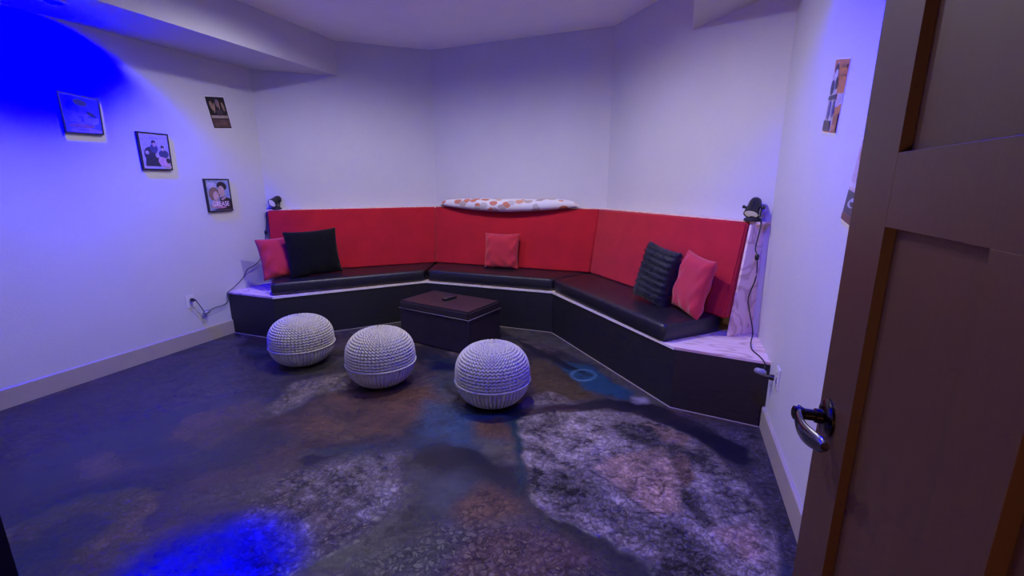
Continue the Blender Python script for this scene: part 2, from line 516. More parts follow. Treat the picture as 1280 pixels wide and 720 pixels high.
# ---------------------------------------------------------------- floor: hand-painted epoxy
PATCH = [
 ((0.055, 0.05, 0.065), 0.12, 0.3, [(-3.86, 1.274), (-3.841, 1.913), (-3.781, 2.781), (-2.787, 2.286), (-2.917, 1.61), (-3.042, 1.199), (-3.171, 1.0)]),
 ((0.018, 0.022, 0.085), 0.14, 0, [(-3.171, 1.0), (-3.178, 1.416), (-2.885, 1.786), (-2.588, 2.075), (-2.036, 2.147), (-1.932, 1.766), (-2.135, 1.302), (-2.552, 1.025), (-2.687, 0.808)]),
 ((0.075, 0.048, 0.075), 0.05, 0, [(-2.588, 1.487), (-2.729, 1.677), (-2.538, 1.968), (-2.301, 1.85), (-2.32, 1.457)]),
 ((0.085, 0.06, 0.08), 0.08, 0, [(-2.785, 1.175), (-2.753, 1.302), (-2.511, 1.202), (-2.551, 1.087)]),
 ((0.1, 0.052, 0.045), 0.08, 0.2, [(-2.266, 1.79), (-2.119, 2.242), (-1.56, 2.574), (-1.336, 2.395), (-1.41, 1.952), (-1.688, 1.748), (-2.188, 1.721)]),
 ((0.05, 0.045, 0.055), 0.1, 0.3, [(-3.195, 2.386), (-2.468, 2.642), (-2.046, 2.402), (-2.327, 2.168), (-2.639, 1.933)]),
 ((0.17, 0.145, 0.17), 0.04, 0.7, [(-2.362, 1.707), (-2.409, 1.978), (-2.48, 2.248), (-2.391, 2.426), (-2.241, 2.509), (-2.065, 2.34), (-2.205, 2.185), (-2.27, 1.882)]),
 ((0.03, 0.065, 0.15), 0.1, 0.2, [(-1.436, 2.36), (-1.093, 2.366), (-0.866, 2.34), (-0.7, 1.885), (-1.039, 1.837), (-1.278, 1.912)]),
 ((0.018, 0.03, 0.085), 0.08, 0, [(-1.779, 1.611), (-1.541, 1.835), (-1.11, 1.971), (-0.866, 1.862), (-1.444, 1.584)]),
 ((0.012, 0.009, 0.045), 0.02, 0, [(-1.768, 1.524), (-1.737, 1.595), (-1.656, 1.594), (-1.553, 1.623), (-1.478, 1.571), (-1.47, 1.488), (-1.614, 1.443)]),
 ((0.17, 0.15, 0.17), 0.06, 1, [(-1.695, 1.164), (-1.709, 1.389), (-1.513, 1.667), (-1.309, 1.802), (-1.08, 1.785), (-1.068, 1.443), (-1.158, 1.235), (-1.306, 1.013), (-1.29, 0.963), (-1.427, 0.913)]),
 ((0.26, 0.24, 0.29), 0.03, 1, [(-1.268, 1.318), (-1.236, 1.559), (-1.163, 1.585), (-1.085, 1.437), (-1.172, 1.302)]),
 ((0.22, 0.2, 0.25), 0.03, 1, [(-1.32, 1.008), (-1.241, 1.147), (-1.142, 1.264), (-1.206, 1.109), (-1.263, 0.973)]),
 ((0.018, 0.016, 0.028), 0.05, 0, [(-1.276, 1.752), (-1.091, 1.936), (-0.802, 1.922), (-0.584, 1.793), (-0.484, 1.6), (-0.712, 1.518), (-0.872, 1.385), (-0.978, 1.151), (-1.138, 1.036), (-1.249, 0.996), (-1.157, 1.283), (-1.114, 1.511)]),
 ((0.05, 0.06, 0.1), 0.08, 0.1, [(-1.124, 1.664), (-0.9, 1.744), (-0.777, 1.662), (-0.843, 1.471), (-0.941, 1.435)]),
 ((0.13, 0.07, 0.045), 0.06, 0.4, [(-0.817, 1.48), (-0.782, 1.672), (-0.689, 1.664), (-0.559, 1.626), (-0.541, 1.553), (-0.652, 1.464), (-0.736, 1.41)]),
 ((0.11, 0.06, 0.04), 0.05, 0.3, [(-1.043, 2.196), (-0.918, 2.271), (-0.76, 2.184), (-0.741, 2.062), (-0.943, 2.031)]),
 ((0.12, 0.1, 0.07), 0.06, 0.3, [(-0.926, 1.995), (-0.741, 2.062), (-0.661, 1.899), (-0.776, 1.858)]),
 ((0.1, 0.06, 0.06), 0.07, 0.5, [(-0.74, 1.277), (-0.665, 1.413), (-0.488, 1.5), (-0.217, 1.466), (-0.112, 1.353), (-0.752, 1.122)]),
 ((0.055, 0.055, 0.05), 0.08, 0.3, [(-1.031, 1.172), (-0.861, 1.365), (-0.729, 1.323), (-0.77, 1.151), (-0.994, 1.035)]),
 ((0.012, 0.038, 0.06), 0.03, 0, [(-0.919, 2.484), (-0.808, 2.413), (-0.598, 1.788), (-0.59, 1.67), (-0.74, 2.021)]),
 ((0.085, 0.08, 0.095), 0.04, 0.3, [(-1.662, 4.034), (-1.039, 4.059), (-0.374, 3.38), (0.1, 2.747), (-0.144, 2.783), (-0.552, 3.317), (-0.958, 3.614), (-1.38, 3.739)]),
 ((0.07, 0.05, 0.03), 0.04, 0.2, [(-1.142, 3.386), (-0.763, 3.126), (-0.418, 2.721), (-0.627, 2.588), (-0.857, 2.626)]),
 ((0.02, 0.07, 0.16), 0.035, 0, [(-0.871, 3.292), (-0.582, 3.306), (-0.326, 3.011), (-0.179, 2.904), (-0.218, 2.768), (-0.52, 2.834)]),
 ((0.19, 0.16, 0.18), 0.02, 0.8, [(-0.882, 2.617), (-0.772, 2.719), (-0.649, 2.675), (-0.499, 2.6), (-0.757, 2.4), (-0.856, 2.385)]),
 ((0.065, 0.058, 0.1), 0.05, 0.8, [(0.1, 2.705), (0.544, 2.695), (0.563, 2.487), (0.564, 1.878), (0.507, 1.612), (0.462, 1.71), (0.441, 2.04), (0.302, 2.394)]),
 ((0.3, 0.265, 0.28), 0.015, 1, [(-0.814, 2.338), (-0.641, 2.441), (-0.325, 2.617), (-0.129, 2.602), (0.143, 2.462), (0.275, 2.292), (0.384, 2.109), (0.441, 1.932), (0.463, 1.671), (0.453, 1.523), (0.127, 1.405), (-0.042, 1.509), (-0.233, 1.555), (-0.406, 1.577), (-0.531, 1.691), (-0.664, 1.971)]),
 ((0.11, 0.1, 0.105), 0.03, 1, [(-0.606, 1.837), (-0.458, 1.917), (-0.295, 1.896), (-0.126, 1.728), (0.101, 1.735), (0.231, 1.627), (0.241, 1.571), (0.073, 1.55), (-0.144, 1.6), (-0.399, 1.683), (-0.535, 1.701)]),
 ((0.06, 0.055, 0.06), 0.03, 0.8, [(-0.274, 2.432), (-0.121, 2.505), (0.101, 2.306), (0.255, 2.263), (0.138, 2.151), (-0.1, 2.234)]),
 ((0.05, 0.045, 0.045), 0.025, 0.8, [(0.101, 2.007), (0.163, 1.969), (0.205, 1.847), (0.225, 1.756), (0.158, 1.78), (0.101, 1.874)]),
 ((0.46, 0.31, 0.25), 0.03, 0.7, [(-0.312, 1.989), (-0.214, 2.147), (-0.04, 2.271), (0.063, 2.158), (0.101, 1.918), (0.091, 1.817), (-0.013, 1.769), (-0.16, 1.871)]),
 ((0.2, 0.13, 0.1), 0.02, 0.8, [(0.041, 2.261), (0.139, 2.222), (0.173, 2.064), (0.101, 1.977), (0.071, 2.093)]),
 ((0.42, 0.29, 0.25), 0.035, 0.7, [(0.239, 1.752), (0.351, 1.825), (0.396, 1.729), (0.41, 1.606), (0.349, 1.584), (0.289, 1.648)]),
 ((0.3, 0.2, 0.16), 0.025, 0.7, [(-0.123, 2.524), (0.013, 2.506), (0.151, 2.439), (0.101, 2.322), (-0.015, 2.346)]),
 ((0.07, 0.065, 0.075), 0.03, 1, [(0.006, 1.431), (0.043, 1.56), (0.188, 1.612), (0.232, 1.443), (0.023, 1.368)]),
 ((0.01, 0.01, 0.028), 0.03, 0, [(-1.452, 2.612), (-0.894, 2.415), (-0.622, 2.567), (-0.344, 2.747), (-0.043, 2.762), (0.233, 2.632), (0.422, 2.437), (0.461, 2.301), (0.396, 2.209), (0.257, 2.301), (0.1, 2.491), (-0.131, 2.622), (-0.514, 2.55), (-0.814, 2.338), (-1.072, 2.319)]),
 ((0.012, 0.012, 0.03), 0.02, 0, [(-1.307, 3.647), (-0.982, 3.442), (-0.654, 3.197), (-0.511, 3.09), (-0.778, 3.186), (-1.11, 3.397)]),
 ((0.02, 0.018, 0.03), 0.03, 0, [(-0.477, 1.577), (-0.233, 1.555), (-0.07, 1.498), (0.049, 1.377), (-0.107, 1.321), (-0.21, 1.428), (-0.389, 1.512)]),
 ((0.32, 0.3, 0.42), 0.03, 0, [(-0.198, 2.823), (-0.108, 2.855), (-0.068, 2.775), (-0.15, 2.735)]),
]
VEIN = [
 ((0.1, 0.24, 0.45), 0.014, 1, [(-0.491, 3.112), (-0.493, 3.063), (-0.513, 3.019), (-0.546, 2.99), (-0.586, 2.982), (-0.624, 2.996), (-0.651, 3.03), (-0.662, 3.077), (-0.653, 3.127), (-0.625, 3.167), (-0.585, 3.188), (-0.543, 3.184), (-0.509, 3.156)]),
 ((0.04, 0.03, 0.03), 0.006, 1, [(-0.099, 1.986), (-0.063, 2.011), (-0.035, 1.983), (0.022, 2.01), (0.038, 1.942), (0.006, 1.878), (-0.05, 1.876), (-0.091, 1.896)]),
 ((0.04, 0.03, 0.03), 0.005, 0, [(-0.078, 1.962), (-0.033, 1.941), (-0.006, 1.975), (0.017, 1.935)]),
 ((0.04, 0.03, 0.03), 0.005, 0, [(-0.064, 1.918), (-0.031, 1.917), (-0.019, 1.887)]),
 ((0.02, 0.02, 0.02), 0.006, 0, [(-0.094, 1.74), (-0.044, 1.747), (0.004, 1.775), (0.043, 1.779)]),
 ((0.015, 0.015, 0.02), 0.008, 0, [(-1.235, 1.141), (-1.18, 1.214), (-1.132, 1.277)]),
 ((0.015, 0.015, 0.02), 0.007, 0, [(-0.349, 1.976), (-0.223, 1.922), (-0.101, 1.818), (0.038, 1.737)]),
 ((0.02, 0.02, 0.02), 0.007, 0, [(0.06, 2.307), (0.179, 2.273), (0.266, 2.446)]),
]


def fbm(x, y, scale, octaves, seed):
    rng = np.random.RandomState(seed)
    out = np.zeros_like(x)
    amp, tot = 1.0, 0.0
    for o in range(octaves):
        g = rng.rand(256, 256).astype(np.float32)
        X, Y = x * scale + 91.3 * o, y * scale + 37.7 * o
        xi, yi = np.floor(X).astype(int), np.floor(Y).astype(int)
        fx, fy = X - xi, Y - yi
        fx, fy = fx * fx * (3 - 2 * fx), fy * fy * (3 - 2 * fy)
        a, b, c, d = g[xi % 256, yi % 256], g[(xi + 1) % 256, yi % 256], g[xi % 256, (yi + 1) % 256], g[(xi + 1) % 256, (yi + 1) % 256]
        out += amp * ((a * (1 - fx) + b * fx) * (1 - fy) + (c * (1 - fx) + d * fx) * fy - 0.5)
        tot += amp
        amp *= 0.55
        scale *= 2.0
    return out / tot * 2.0


def seg_dist(x, y, p, q):
    dx, dy = q[0] - p[0], q[1] - p[1]
    t = np.clip(((x - p[0]) * dx + (y - p[1]) * dy) / (dx * dx + dy * dy + 1e-12), 0, 1)
    return np.hypot(x - p[0] - t * dx, y - p[1] - t * dy)


def paint_floor():
    x0, x1, y0, y1 = (XL - .06) * S, (XR + .06) * S, -0.005, 3.44 * S
    step = 0.0105
    nx, ny = int((x1 - x0) / step), int((y1 - y0) / step)
    gx, gy = np.meshgrid(np.linspace(x0, x1, nx), np.linspace(y0, y1, ny))
    x, y = gx.ravel(), gy.ravel()
    w1, w2 = fbm(x, y, 2.6, 5, 11), fbm(x, y, 2.6, 5, 23)
    f1, f2 = fbm(x, y, 14, 4, 31), fbm(x, y, 14, 4, 47)
    wx = x + 0.07 * w1 + 0.018 * f1
    wy = y + 0.07 * w2 + 0.018 * f2
    col = np.empty((len(x), 3), np.float32)
    col[:] = (0.034, 0.031, 0.046)
    broad = fbm(x, y, 1.3, 4, 5)
    col += np.clip(broad, 0, 1)[:, None] * np.array((0.05, 0.03, 0.03)) + np.clip(-broad, 0, 1)[:, None] * np.array((-0.03, -0.01, 0.04))
    # long smoky streaks of poured pigment
    ca, sa = math.cos(0.5), math.sin(0.5)
    qx, qy = (x * ca + y * sa) + 0.35 * w1, (-x * sa + y * ca) + 0.35 * w2
    st1 = fbm(qx * 0.8, qy * 2.6, 1.7, 5, 83)
    st2 = fbm(qx * 0.9, qy * 2.2, 2.6, 5, 97)
    col += np.clip(st1 * 1.6, 0, 1)[:, None] * np.array((0.060, 0.050, 0.062)) + np.clip(-st1 * 1.5, 0, 1)[:, None] * np.array((-0.030, -0.027, -0.022))
    col += np.clip(st2 * 1.5 - 0.1, 0, 1)[:, None] * np.array((0.045, 0.012, 0.0)) + np.clip(-st2 * 1.5 - 0.2, 0, 1)[:, None] * np.array((-0.015, 0.0, 0.04))
    col = np.clip(col, 0.006, 1)
    rel = np.full(len(x), 0.12, np.float32) + 0.35 * np.clip(st1 * 1.5, 0, 1)
    for c, soft, r, poly in PATCH:
        d = np.full(len(x), 1e9)
        ins = np.zeros(len(x), bool)
        n = len(poly)
        for i in range(n):
            p, q = poly[i], poly[(i + 1) % n]
            d = np.minimum(d, seg_dist(wx, wy, p, q))
            cr = (p[1] > wy) != (q[1] > wy)
            xx = p[0] + (wy - p[1]) * (q[0] - p[0]) / (q[1] - p[1] + 1e-12)
            ins ^= cr & (wx < xx)
        sd = np.where(ins, d, -d)
        m = np.clip(sd / (soft + 1e-3) * 0.5 + 0.5, 0, 1)
        m = m * m * (3 - 2 * m)
        m *= np.clip(0.90 + 0.5 * st1 + 0.45 * w1 + 0.3 * f2 * (soft > 0.05), 0.25, 1)
        col = col * (1 - m[:, None]) + np.array(c, np.float32) * m[:, None]
        rel = rel * (1 - m) + r * m
    rid = 1 - np.abs(fbm(wx * 1.0, wy * 2.2, 5.0, 5, 61)) * 2.4
    rid2 = 1 - np.abs(fbm(wx, wy, 11.0, 4, 71)) * 2.6
    crack = np.clip((rid - 0.72) / 0.28, 0, 1)
    crack2 = np.clip((rid2 - 0.75) / 0.25, 0, 1)
    shade = 1 - rel * (0.55 * crack + 0.4 * crack2) + rel * 0.75 * np.clip(f1 + 0.6 * w2, -0.8, 1)
    shade *= 1 + 0.22 * f2
    col *= np.clip(shade, 0.25, 2.0)[:, None]
    lx, ly = x + 0.006 * f1, y + 0.006 * f2
    for c, w, closed, ln in VEIN:
        d = np.full(len(x), 1e9)
        for i in range(len(ln) if closed else len(ln) - 1):
            d = np.minimum(d, seg_dist(lx, ly, ln[i], ln[(i + 1) % len(ln)]))
        m = np.clip(1.4 - d / w, 0, 1) * np.clip(0.65 + 0.7 * f1 + 0.4 * w1, 0.35, 0.85)
        col = col * (1 - m[:, None]) + np.array(c, np.float32) * m[:, None]
    col = np.clip(col * FLOOR_GAIN * np.array((1.06, 1.0, 0.78)), 0.003, 0.8)
    z = np.zeros(len(x))
    me = bpy.data.meshes.new('floor')
    co = np.stack([x, y, z], 1).astype(np.float32)
    idx = np.arange(nx * ny).reshape(ny, nx)
    quads = np.stack([idx[:-1, :-1], idx[:-1, 1:], idx[1:, 1:], idx[1:, :-1]], -1).reshape(-1, 4)
    me.vertices.add(len(co))
    me.vertices.foreach_set('co', co.ravel())
    me.loops.add(quads.size)
    me.loops.foreach_set('vertex_index', quads.ravel().astype(np.int32))
    me.polygons.add(len(quads))
    me.polygons.foreach_set('loop_start', np.arange(0, quads.size, 4, dtype=np.int32))
    me.update(calc_edges=True)
    a = me.attributes.new('paint', 'FLOAT_COLOR', 'POINT')
    a.data.foreach_set('color', np.concatenate([col, np.clip(rel, 0, 1)[:, None]], 1).astype(np.float32).ravel())
    o = bpy.data.objects.new('floor', me)
    o['kind'] = 'structure'
    C.objects.link(o)
    m = bpy.data.materials.new('painted_epoxy')
    m.use_nodes = True
    nt = m.node_tree
    b = nt.nodes['Principled BSDF']
    at = nt.nodes.new('ShaderNodeAttribute')
    at.attribute_name = 'paint'
    tc = nt.nodes.new('ShaderNodeTexCoord')
    n1 = nt.nodes.new('ShaderNodeTexNoise')
    n1.inputs['Scale'].default_value = 26
    n1.inputs['Detail'].default_value = 8
    n1.inputs['Roughness'].default_value = 0.65
    n1.inputs['Distortion'].default_value = 0.6
    nt.links.new(tc.outputs['Object'], n1.inputs['Vector'])
    vo = nt.nodes.new('ShaderNodeTexVoronoi')
    vo.feature = 'DISTANCE_TO_EDGE'
    vo.inputs['Scale'].default_value = 34
    mixv = nt.nodes.new('ShaderNodeMixRGB')
    mixv.inputs[0].default_value = 0.10
    nt.links.new(tc.outputs['Object'], mixv.inputs[1])
    nt.links.new(n1.outputs['Color'], mixv.inputs[2])
    nt.links.new(mixv.outputs[0], vo.inputs['Vector'])
    cl = nt.nodes.new('ShaderNodeMapRange')
    cl.inputs['From Max'].default_value = 0.16
    nt.links.new(vo.outputs['Distance'], cl.inputs['Value'])
    # height = relief * (noise + cell)
    s1 = nt.nodes.new('ShaderNodeMath')
    s1.operation = 'MULTIPLY_ADD'
    s1.inputs[1].default_value = 0.22
    nt.links.new(cl.outputs[0], s1.inputs[0])
    nt.links.new(n1.outputs['Fac'], s1.inputs[2])
    s2 = nt.nodes.new('ShaderNodeMath')
    s2.operation = 'MULTIPLY'
    nt.links.new(s1.outputs[0], s2.inputs[0])
    nt.links.new(at.outputs['Alpha'], s2.inputs[1])
    bp = nt.nodes.new('ShaderNodeBump')
    bp.inputs['Strength'].default_value = 0.8
    bp.inputs['Distance'].default_value = 0.02
    nt.links.new(s2.outputs[0], bp.inputs['Height'])
    nt.links.new(bp.outputs[0], b.inputs['Normal'])
    # colour detail
    mr = nt.nodes.new('ShaderNodeMapRange')
    mr.inputs['From Min'].default_value = 0.3
    mr.inputs['From Max'].default_value = 0.85
    mr.inputs['To Min'].default_value = 0.30
    mr.inputs['To Max'].default_value = 2.1
    nt.links.new(s1.outputs[0], mr.inputs['Value'])
    lerp = nt.nodes.new('ShaderNodeMix')
    lerp.data_type = 'FLOAT'
    lerp.inputs[2].default_value = 1.0
    al = nt.nodes.new('ShaderNodeMath')
    al.operation = 'MULTIPLY_ADD'
    al.inputs[1].default_value = 0.7
    al.inputs[2].default_value = 0.15
    nt.links.new(at.outputs['Alpha'], al.inputs[0])
    nt.links.new(al.outputs[0], lerp.inputs[0])
    nt.links.new(mr.outputs[0], lerp.inputs[3])
    vs = nt.nodes.new('ShaderNodeVectorMath')
    vs.operation = 'SCALE'
    nt.links.new(at.outputs['Color'], vs.inputs[0])
    nt.links.new(lerp.outputs[0], vs.inputs['Scale'])
    nt.links.new(vs.outputs[0], b.inputs['Base Color'])
    b.inputs['Roughness'].default_value = 0.27
    b.inputs['Specular IOR Level'].default_value = 0.45
    me.materials.append(m)
    return o


FLOOR_GAIN = 0.72
paint_floor()

# ---------------------------------------------------------------- corner bench
ZB = 0.293                                     # top of the seat boards
FR = [Vector(p) for p in ((XL, 2.135), (-2.455, 2.125), (-1.760, 2.890), (-0.764, 2.868), (0.030, 2.012), (XR, 1.955))]
bench = thing('corner_bench', 'built-in black plywood bench with bare wood top running around the angled back walls', 'bench', (-1.2, 3.0, 0))
PT = 0.012
inner = []
for i in range(5):
    P, Q = FR[i], FR[i + 1]
    n = nrm(P, Q) * -1                         # into the bench
    P2, Q2 = P + n * PT, Q + n * PT
    if i == 0:
        MB().prism([P + Vector((.0, 0)), Q, Q2, P2], 0.001, 0.2815).build('front_panel', M_black, bench)
    elif i == 4:                               # notched over the baseboard at the right wall
        u = (Q - P).normalized()
        Qn = Q - u * 0.018
        m_ = MB()
        m_.prism([P, Qn, Qn + n * PT, P2], 0.001, 0.2815)
        m_.prism([Qn, Q, Q2, Qn + n * PT], BB + .002, 0.2815)
        m_.build('front_panel', M_black, bench)
    else:
        MB().prism([P, Q, Q2, P2], 0.001, 0.2815).build('front_panel', M_black, bench)
    # thin pale strip where the panel meets the floor
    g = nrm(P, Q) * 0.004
    MB().prism([P, Q, Q + g, P + g], 0.0005, 0.003).build('base_strip', M_base, bench)
ov = 0.003
f = FR


def outn(i):
    return nrm(f[i], f[i + 1]) * ov


b_c = isect(f[1] + outn(1), f[2] - f[1], f[2] + outn(2), f[3] - f[2])
c_d = isect(f[2] + outn(2), f[3] - f[2], f[3] + outn(3), f[4] - f[3])
wf = offs(0.0)
ZT = ZB - 0.011
gap = 0.0012
MB().prism([A, f[0], f[1], f[1] + outn(1), b_c, B], ZT, ZB).build('seat_board', [M_ply], bench)
MB().prism([B, b_c + Vector((gap, 0)), c_d - Vector((gap, 0)), Cc], ZT, ZB).build('seat_board', [M_ply], bench)
MB().prism([Cc, c_d, f[4] + outn(3), f[4], f[5], D], ZT, ZB).build('seat_board', [M_ply], bench)
# painted edge strip under the cushions
for P, Q in ((f[1] + outn(1), b_c), (b_c, c_d), (c_d, f[4] + outn(3))):
    n = nrm(P, Q) * 0.003
    MB().prism([P, Q, Q + n, P + n], ZT - 0.001, ZB + .001).build('edge_strip', M_edge, bench)
# narrow ledge behind the backrest
ZLg = 0.832
l0, l1 = offs(0.0), offs(0.066)
for i in range(3):
    MB().prism([l0[i], l1[i], l1[i + 1], l0[i + 1]], ZLg - 0.012, ZLg).build('backrest_ledge', M_ply, bench)
# raw plywood end panel at the right-hand end
u3 = (D - Cc).normalized()
n3 = nrm(Cc, D)
pe = D - u3 * 0.028
ep = [(0.0, ZB + .001), (0.150, ZB + .001), (0.082, ZLg - .013), (0.0, ZLg - .013)]
r0 = [(pe.x + n3.x * a, pe.y + n3.y * a, z) for a, z in ep]
r1 = [(pe.x + n3.x * a - u3.x * .012, pe.y + n3.y * a - u3.y * .012, z) for a, z in ep]
MB().loft([r0, r1]).build('end_panel', M_ply, bench)

# upholstered backrest pads
tb, tf, bb_, bf = offs(0.060), offs(0.090), offs(0.115), offs(0.170)
ZPT, ZPB = 0.828, 0.3805
names = ['red velvet backrest pad of the left bench wing beside the framed prints', 'red velvet backrest pad along the middle wall under the leaf-print roll', 'red velvet backrest pad of the right bench wing ending in bare plywood']
for i in range(3):
    sh = lambda v, k: Vector((v.x, v.y))
    d = (offs(0)[i + 1] - offs(0)[i]).normalized()
    s0 = 0.0008 if i else 0.012
    s1 = 0.0008 if i < 2 else 0.048

    def cut(lst, z):
        P, Q = lst[i], lst[i + 1]
        return [(P.x + d.x * s0, P.y + d.y * s0, z), (Q.x - d.x * s1, Q.y - d.y * s1, z)]
    bfp, bbp, tfp, tbp = cut(bf, ZPB), cut(bb_, ZPB), cut(tf, ZPT), cut(tb, ZPT)
    n_seg = 14
    o = MB().hexa([bfp[0], bfp[1], bbp[1], bbp[0]], [tfp[0], tfp[1], tbp[1], tbp[0]]).build('backrest_pad', M_red, bevel=0.007, seg=3, smooth=40)
    tag(o, names[i], 'backrest', 'red backrest pads of the corner bench')

# seat cushions
ZC = 0.377
n1 = nrm(f[1], f[2])
n4 = nrm(f[3], f[4])
cl0 = Vector((-2.475, 2.137))
cr0 = Vector((-0.024, 2.052))
d1 = (f[2] - f[1]).normalized()
d3 = (f[4] - f[3]).normalized()
bk = offs(0.110)
cb = f[2] + Vector((0.0, 0.004))
cc_ = f[3] + Vector((0.0, 0.004))


def lerp2(P, Q, t):
    return P + (Q - P) * t


gp = 0.006
left_back_end = cl0 + Vector((-0.255, 0.265))
left_poly = [left_back_end, cl0, cb - d1 * 0.012, bk[1] - Vector((gp, 0))]
mid_poly = [bk[1] + Vector((gp, 0)), cb + Vector((0.012, 0.002)), cc_ - Vector((0.012, -0.002)), bk[2] - Vector((gp, 0))]
right_poly = [bk[2] + Vector((gp, 0)), cc_ + d3 * 0.012, cr0, cr0 + Vector((0.262, 0.262))]
clab = ['long black vinyl seat cushion on the left bench wing under the black pillow', 'long black vinyl seat cushion along the middle of the bench behind the ottoman', 'long black vinyl seat cushion on the right bench wing under the fur pillow']


def cushion(poly, lab):
    n = len(poly)
    # rounded box lofted from inset outlines
    cen = sum((Vector(p) for p in poly), Vector((0, 0))) / n
    if sum(poly[i][0] * poly[(i + 1) % n][1] - poly[(i + 1) % n][0] * poly[i][1] for i in range(n)) < 0:
        poly = list(reversed(poly))

    def inset(o_, rad):
        es = []
        for i in range(n):
            P, Q = poly[i], poly[(i + 1) % n]
            t = (Q - P).normalized()
            nn = Vector((-t.y, t.x))
            es.append((P + nn * o_, Q - P))
        cor = [isect(es[i - 1][0], es[i - 1][1], es[i][0], es[i][1]) for i in range(n)]
        ring = []
        for i in range(n):
            c0, cp, cn = cor[i], cor[i - 1], cor[(i + 1) % n]
            a = c0 + (cp - c0).normalized() * rad
            b = c0 + (cn - c0).normalized() * rad
            for k in range(7):
                t = k / 6
                ring.append(a * (1 - t) ** 2 + c0 * 2 * t * (1 - t) + b * t * t)
            L = (cn - c0).length
            for k in range(1, 8):
                ring.append(b + ((cn - (cn - c0).normalized() * rad) - b) * k / 8)
        return ring
    prof = [(0.010, ZB + .0005), (0.002, ZB + .005), (0.0, ZB + .020), (-0.002, ZB + .040), (-0.001, ZC - .018), (0.001, ZC - .009), (0.005, ZC - .003), (0.011, ZC), (0.020, ZC + .0015), (0.08, ZC + .003)]
    m_ = MB()
    m_.loft([[(p.x, p.y, z) for p in inset(o_, 0.03)] for o_, z in prof])
    ob = m_.build('bench_cushion', M_vinyl, None, smooth='all')
    return tag(ob, lab, 'seat cushion', 'black seat cushions on the corner bench')


root_c = []
for pl_, lb in zip((left_poly, mid_poly, right_poly), clab):
    root_c.append(cushion(pl_, lb))


# ---------------------------------------------------------------- pillows
def pillow(name, lab, m, base, right, lean, w, h, t, ribs=0, fur=0, group='throw pillows on the corner bench', wrinkle=0.004, seed=1, sag=0.0, spin=0.0):
    base, R_, L_ = Vector(base), Vector(right).normalized(), Vector(lean).normalized()
    if spin:
        R2 = R_ * math.cos(spin) + L_ * math.sin(spin)
        L2 = -R_ * math.sin(spin) + L_ * math.cos(spin)
        R_, L_ = R2, L2
    N_ = R_.cross(L_).normalized()
    rng = random.Random(seed)
    ph = [rng.uniform(0, 6.28) for _ in range(8)]
    n = 40
    m_ = MB()
    grids = []
    for side in (1, -1):
        g = []
        for j in range(n + 1):
            v = -1 + 2 * j / n
            for i in range(n + 1):
                u = -1 + 2 * i / n
                pinch = 1 - 0.07 * (1 - u * u) * (v * v) ** 1.5
                pinch2 = 1 - 0.07 * (1 - v * v) * (u * u) ** 1.5
                th = ((1 - u ** 4) * (1 - v ** 4)) ** 0.55
                th = th * (1 + 0.12 * math.sin(2.1 * u + ph[0]) * math.sin(1.7 * v + ph[1])) * (1 - sag * v)
                ed = 1 - th
                wr = wrinkle * (math.sin(9 * u + 5 * v + ph[2]) * math.exp(-((v + .75) / .25) ** 2) + math.sin(8 * v - 6 * u + ph[3]) * math.exp(-((abs(u) - .75) / .22) ** 2)) * min(1, th * 1.6)
                zz = side * (t / 2 * th + wr)
                if ribs:
                    zz += side * 0.011 * abs(math.sin(PI * ribs * (v + 1) / 2)) * min(1, th * 2)
                g.append(base + R_ * (u * w / 2 * pinch2) + L_ * (h / 2 + v * h / 2 * pinch) + N_ * zz)
        grids.append(g)
    for s_, g in enumerate(grids):
        fs = []
        for j in range(n):
            for i in range(n):
                a = j * (n + 1) + i
                q = (a, a + 1, a + n + 2, a + n + 1)
                fs.append(q if s_ == 0 else tuple(reversed(q)))
        m_.add(g, fs)
    lowest = base - Vector((0, 0, 0.0))
    if fur:
        root = thing(name, lab, 'pillow', lowest, group)
        m_.build('cover', m, root, smooth='all', weld=True)
        fm = MB()
        for _ in range(fur):
            s_ = rng.choice((0, 1))
            j, i = rng.randrange(n), rng.randrange(n)
            a = grids[s_][j * (n + 1) + i]
            b = grids[s_][j * (n + 1) + i + 1]
            c = grids[s_][(j + 1) * (n + 1) + i]
            p = a + (b - a) * rng.random() + (c - a) * rng.random()
            nn = N_ * (1 if s_ == 0 else -1)
            out = (p - (base + L_ * h / 2)).normalized()
            d = (nn * 0.6 + out * 0.8 + Vector((rng.uniform(-.5, .5), rng.uniform(-.5, .5), rng.uniform(-.7, .3)))).normalized() * rng.uniform(.008, .015)
            sd = d.cross(nn).normalized() * 0.0009
            fm.add([p - sd, p + sd, p + d], [(0, 1, 2)])
        fm.build('pile', m, root, kind='stuff')
        return root
    o = m_.build(name, m, smooth='all', weld=True)
    return tag(o, lab, 'pillow', group)


n1w, n2w, n3w = nrm(A, B), nrm(B, Cc), nrm(Cc, D)
u1 = (B - A).normalized()
u2 = (Cc - B).normalized()
pillow('throw_pillow', 'red fabric pillow at the left end half behind the black velvet pillow', M_redp, (-2.545, 2.345, ZC + .002), (0.50, 0.86, 0.0), (-0.16, 0.10, 1.0), 0.30, 0.285, 0.085, seed=3, wrinkle=.006, spin=0.06)
pillow('throw_pillow', 'square black velvet pillow leaning in front of the red one at the left', M_blackfab, (-2.388, 2.464, ZC + .002), (0.43, 0.90, 0.0), (-0.13, 0.07, 1.0), 0.37, 0.325, 0.08, seed=5, wrinkle=.003, spin=0.02)
pillow('throw_pillow', 'small red pillow upright at the middle of the back bench', M_redp, (-1.235, 3.115, ZC + .002), (1, 0.05, 0), (0.0, 0.14, 1.0), 0.275, 0.27, 0.085, seed=8, wrinkle=.006)
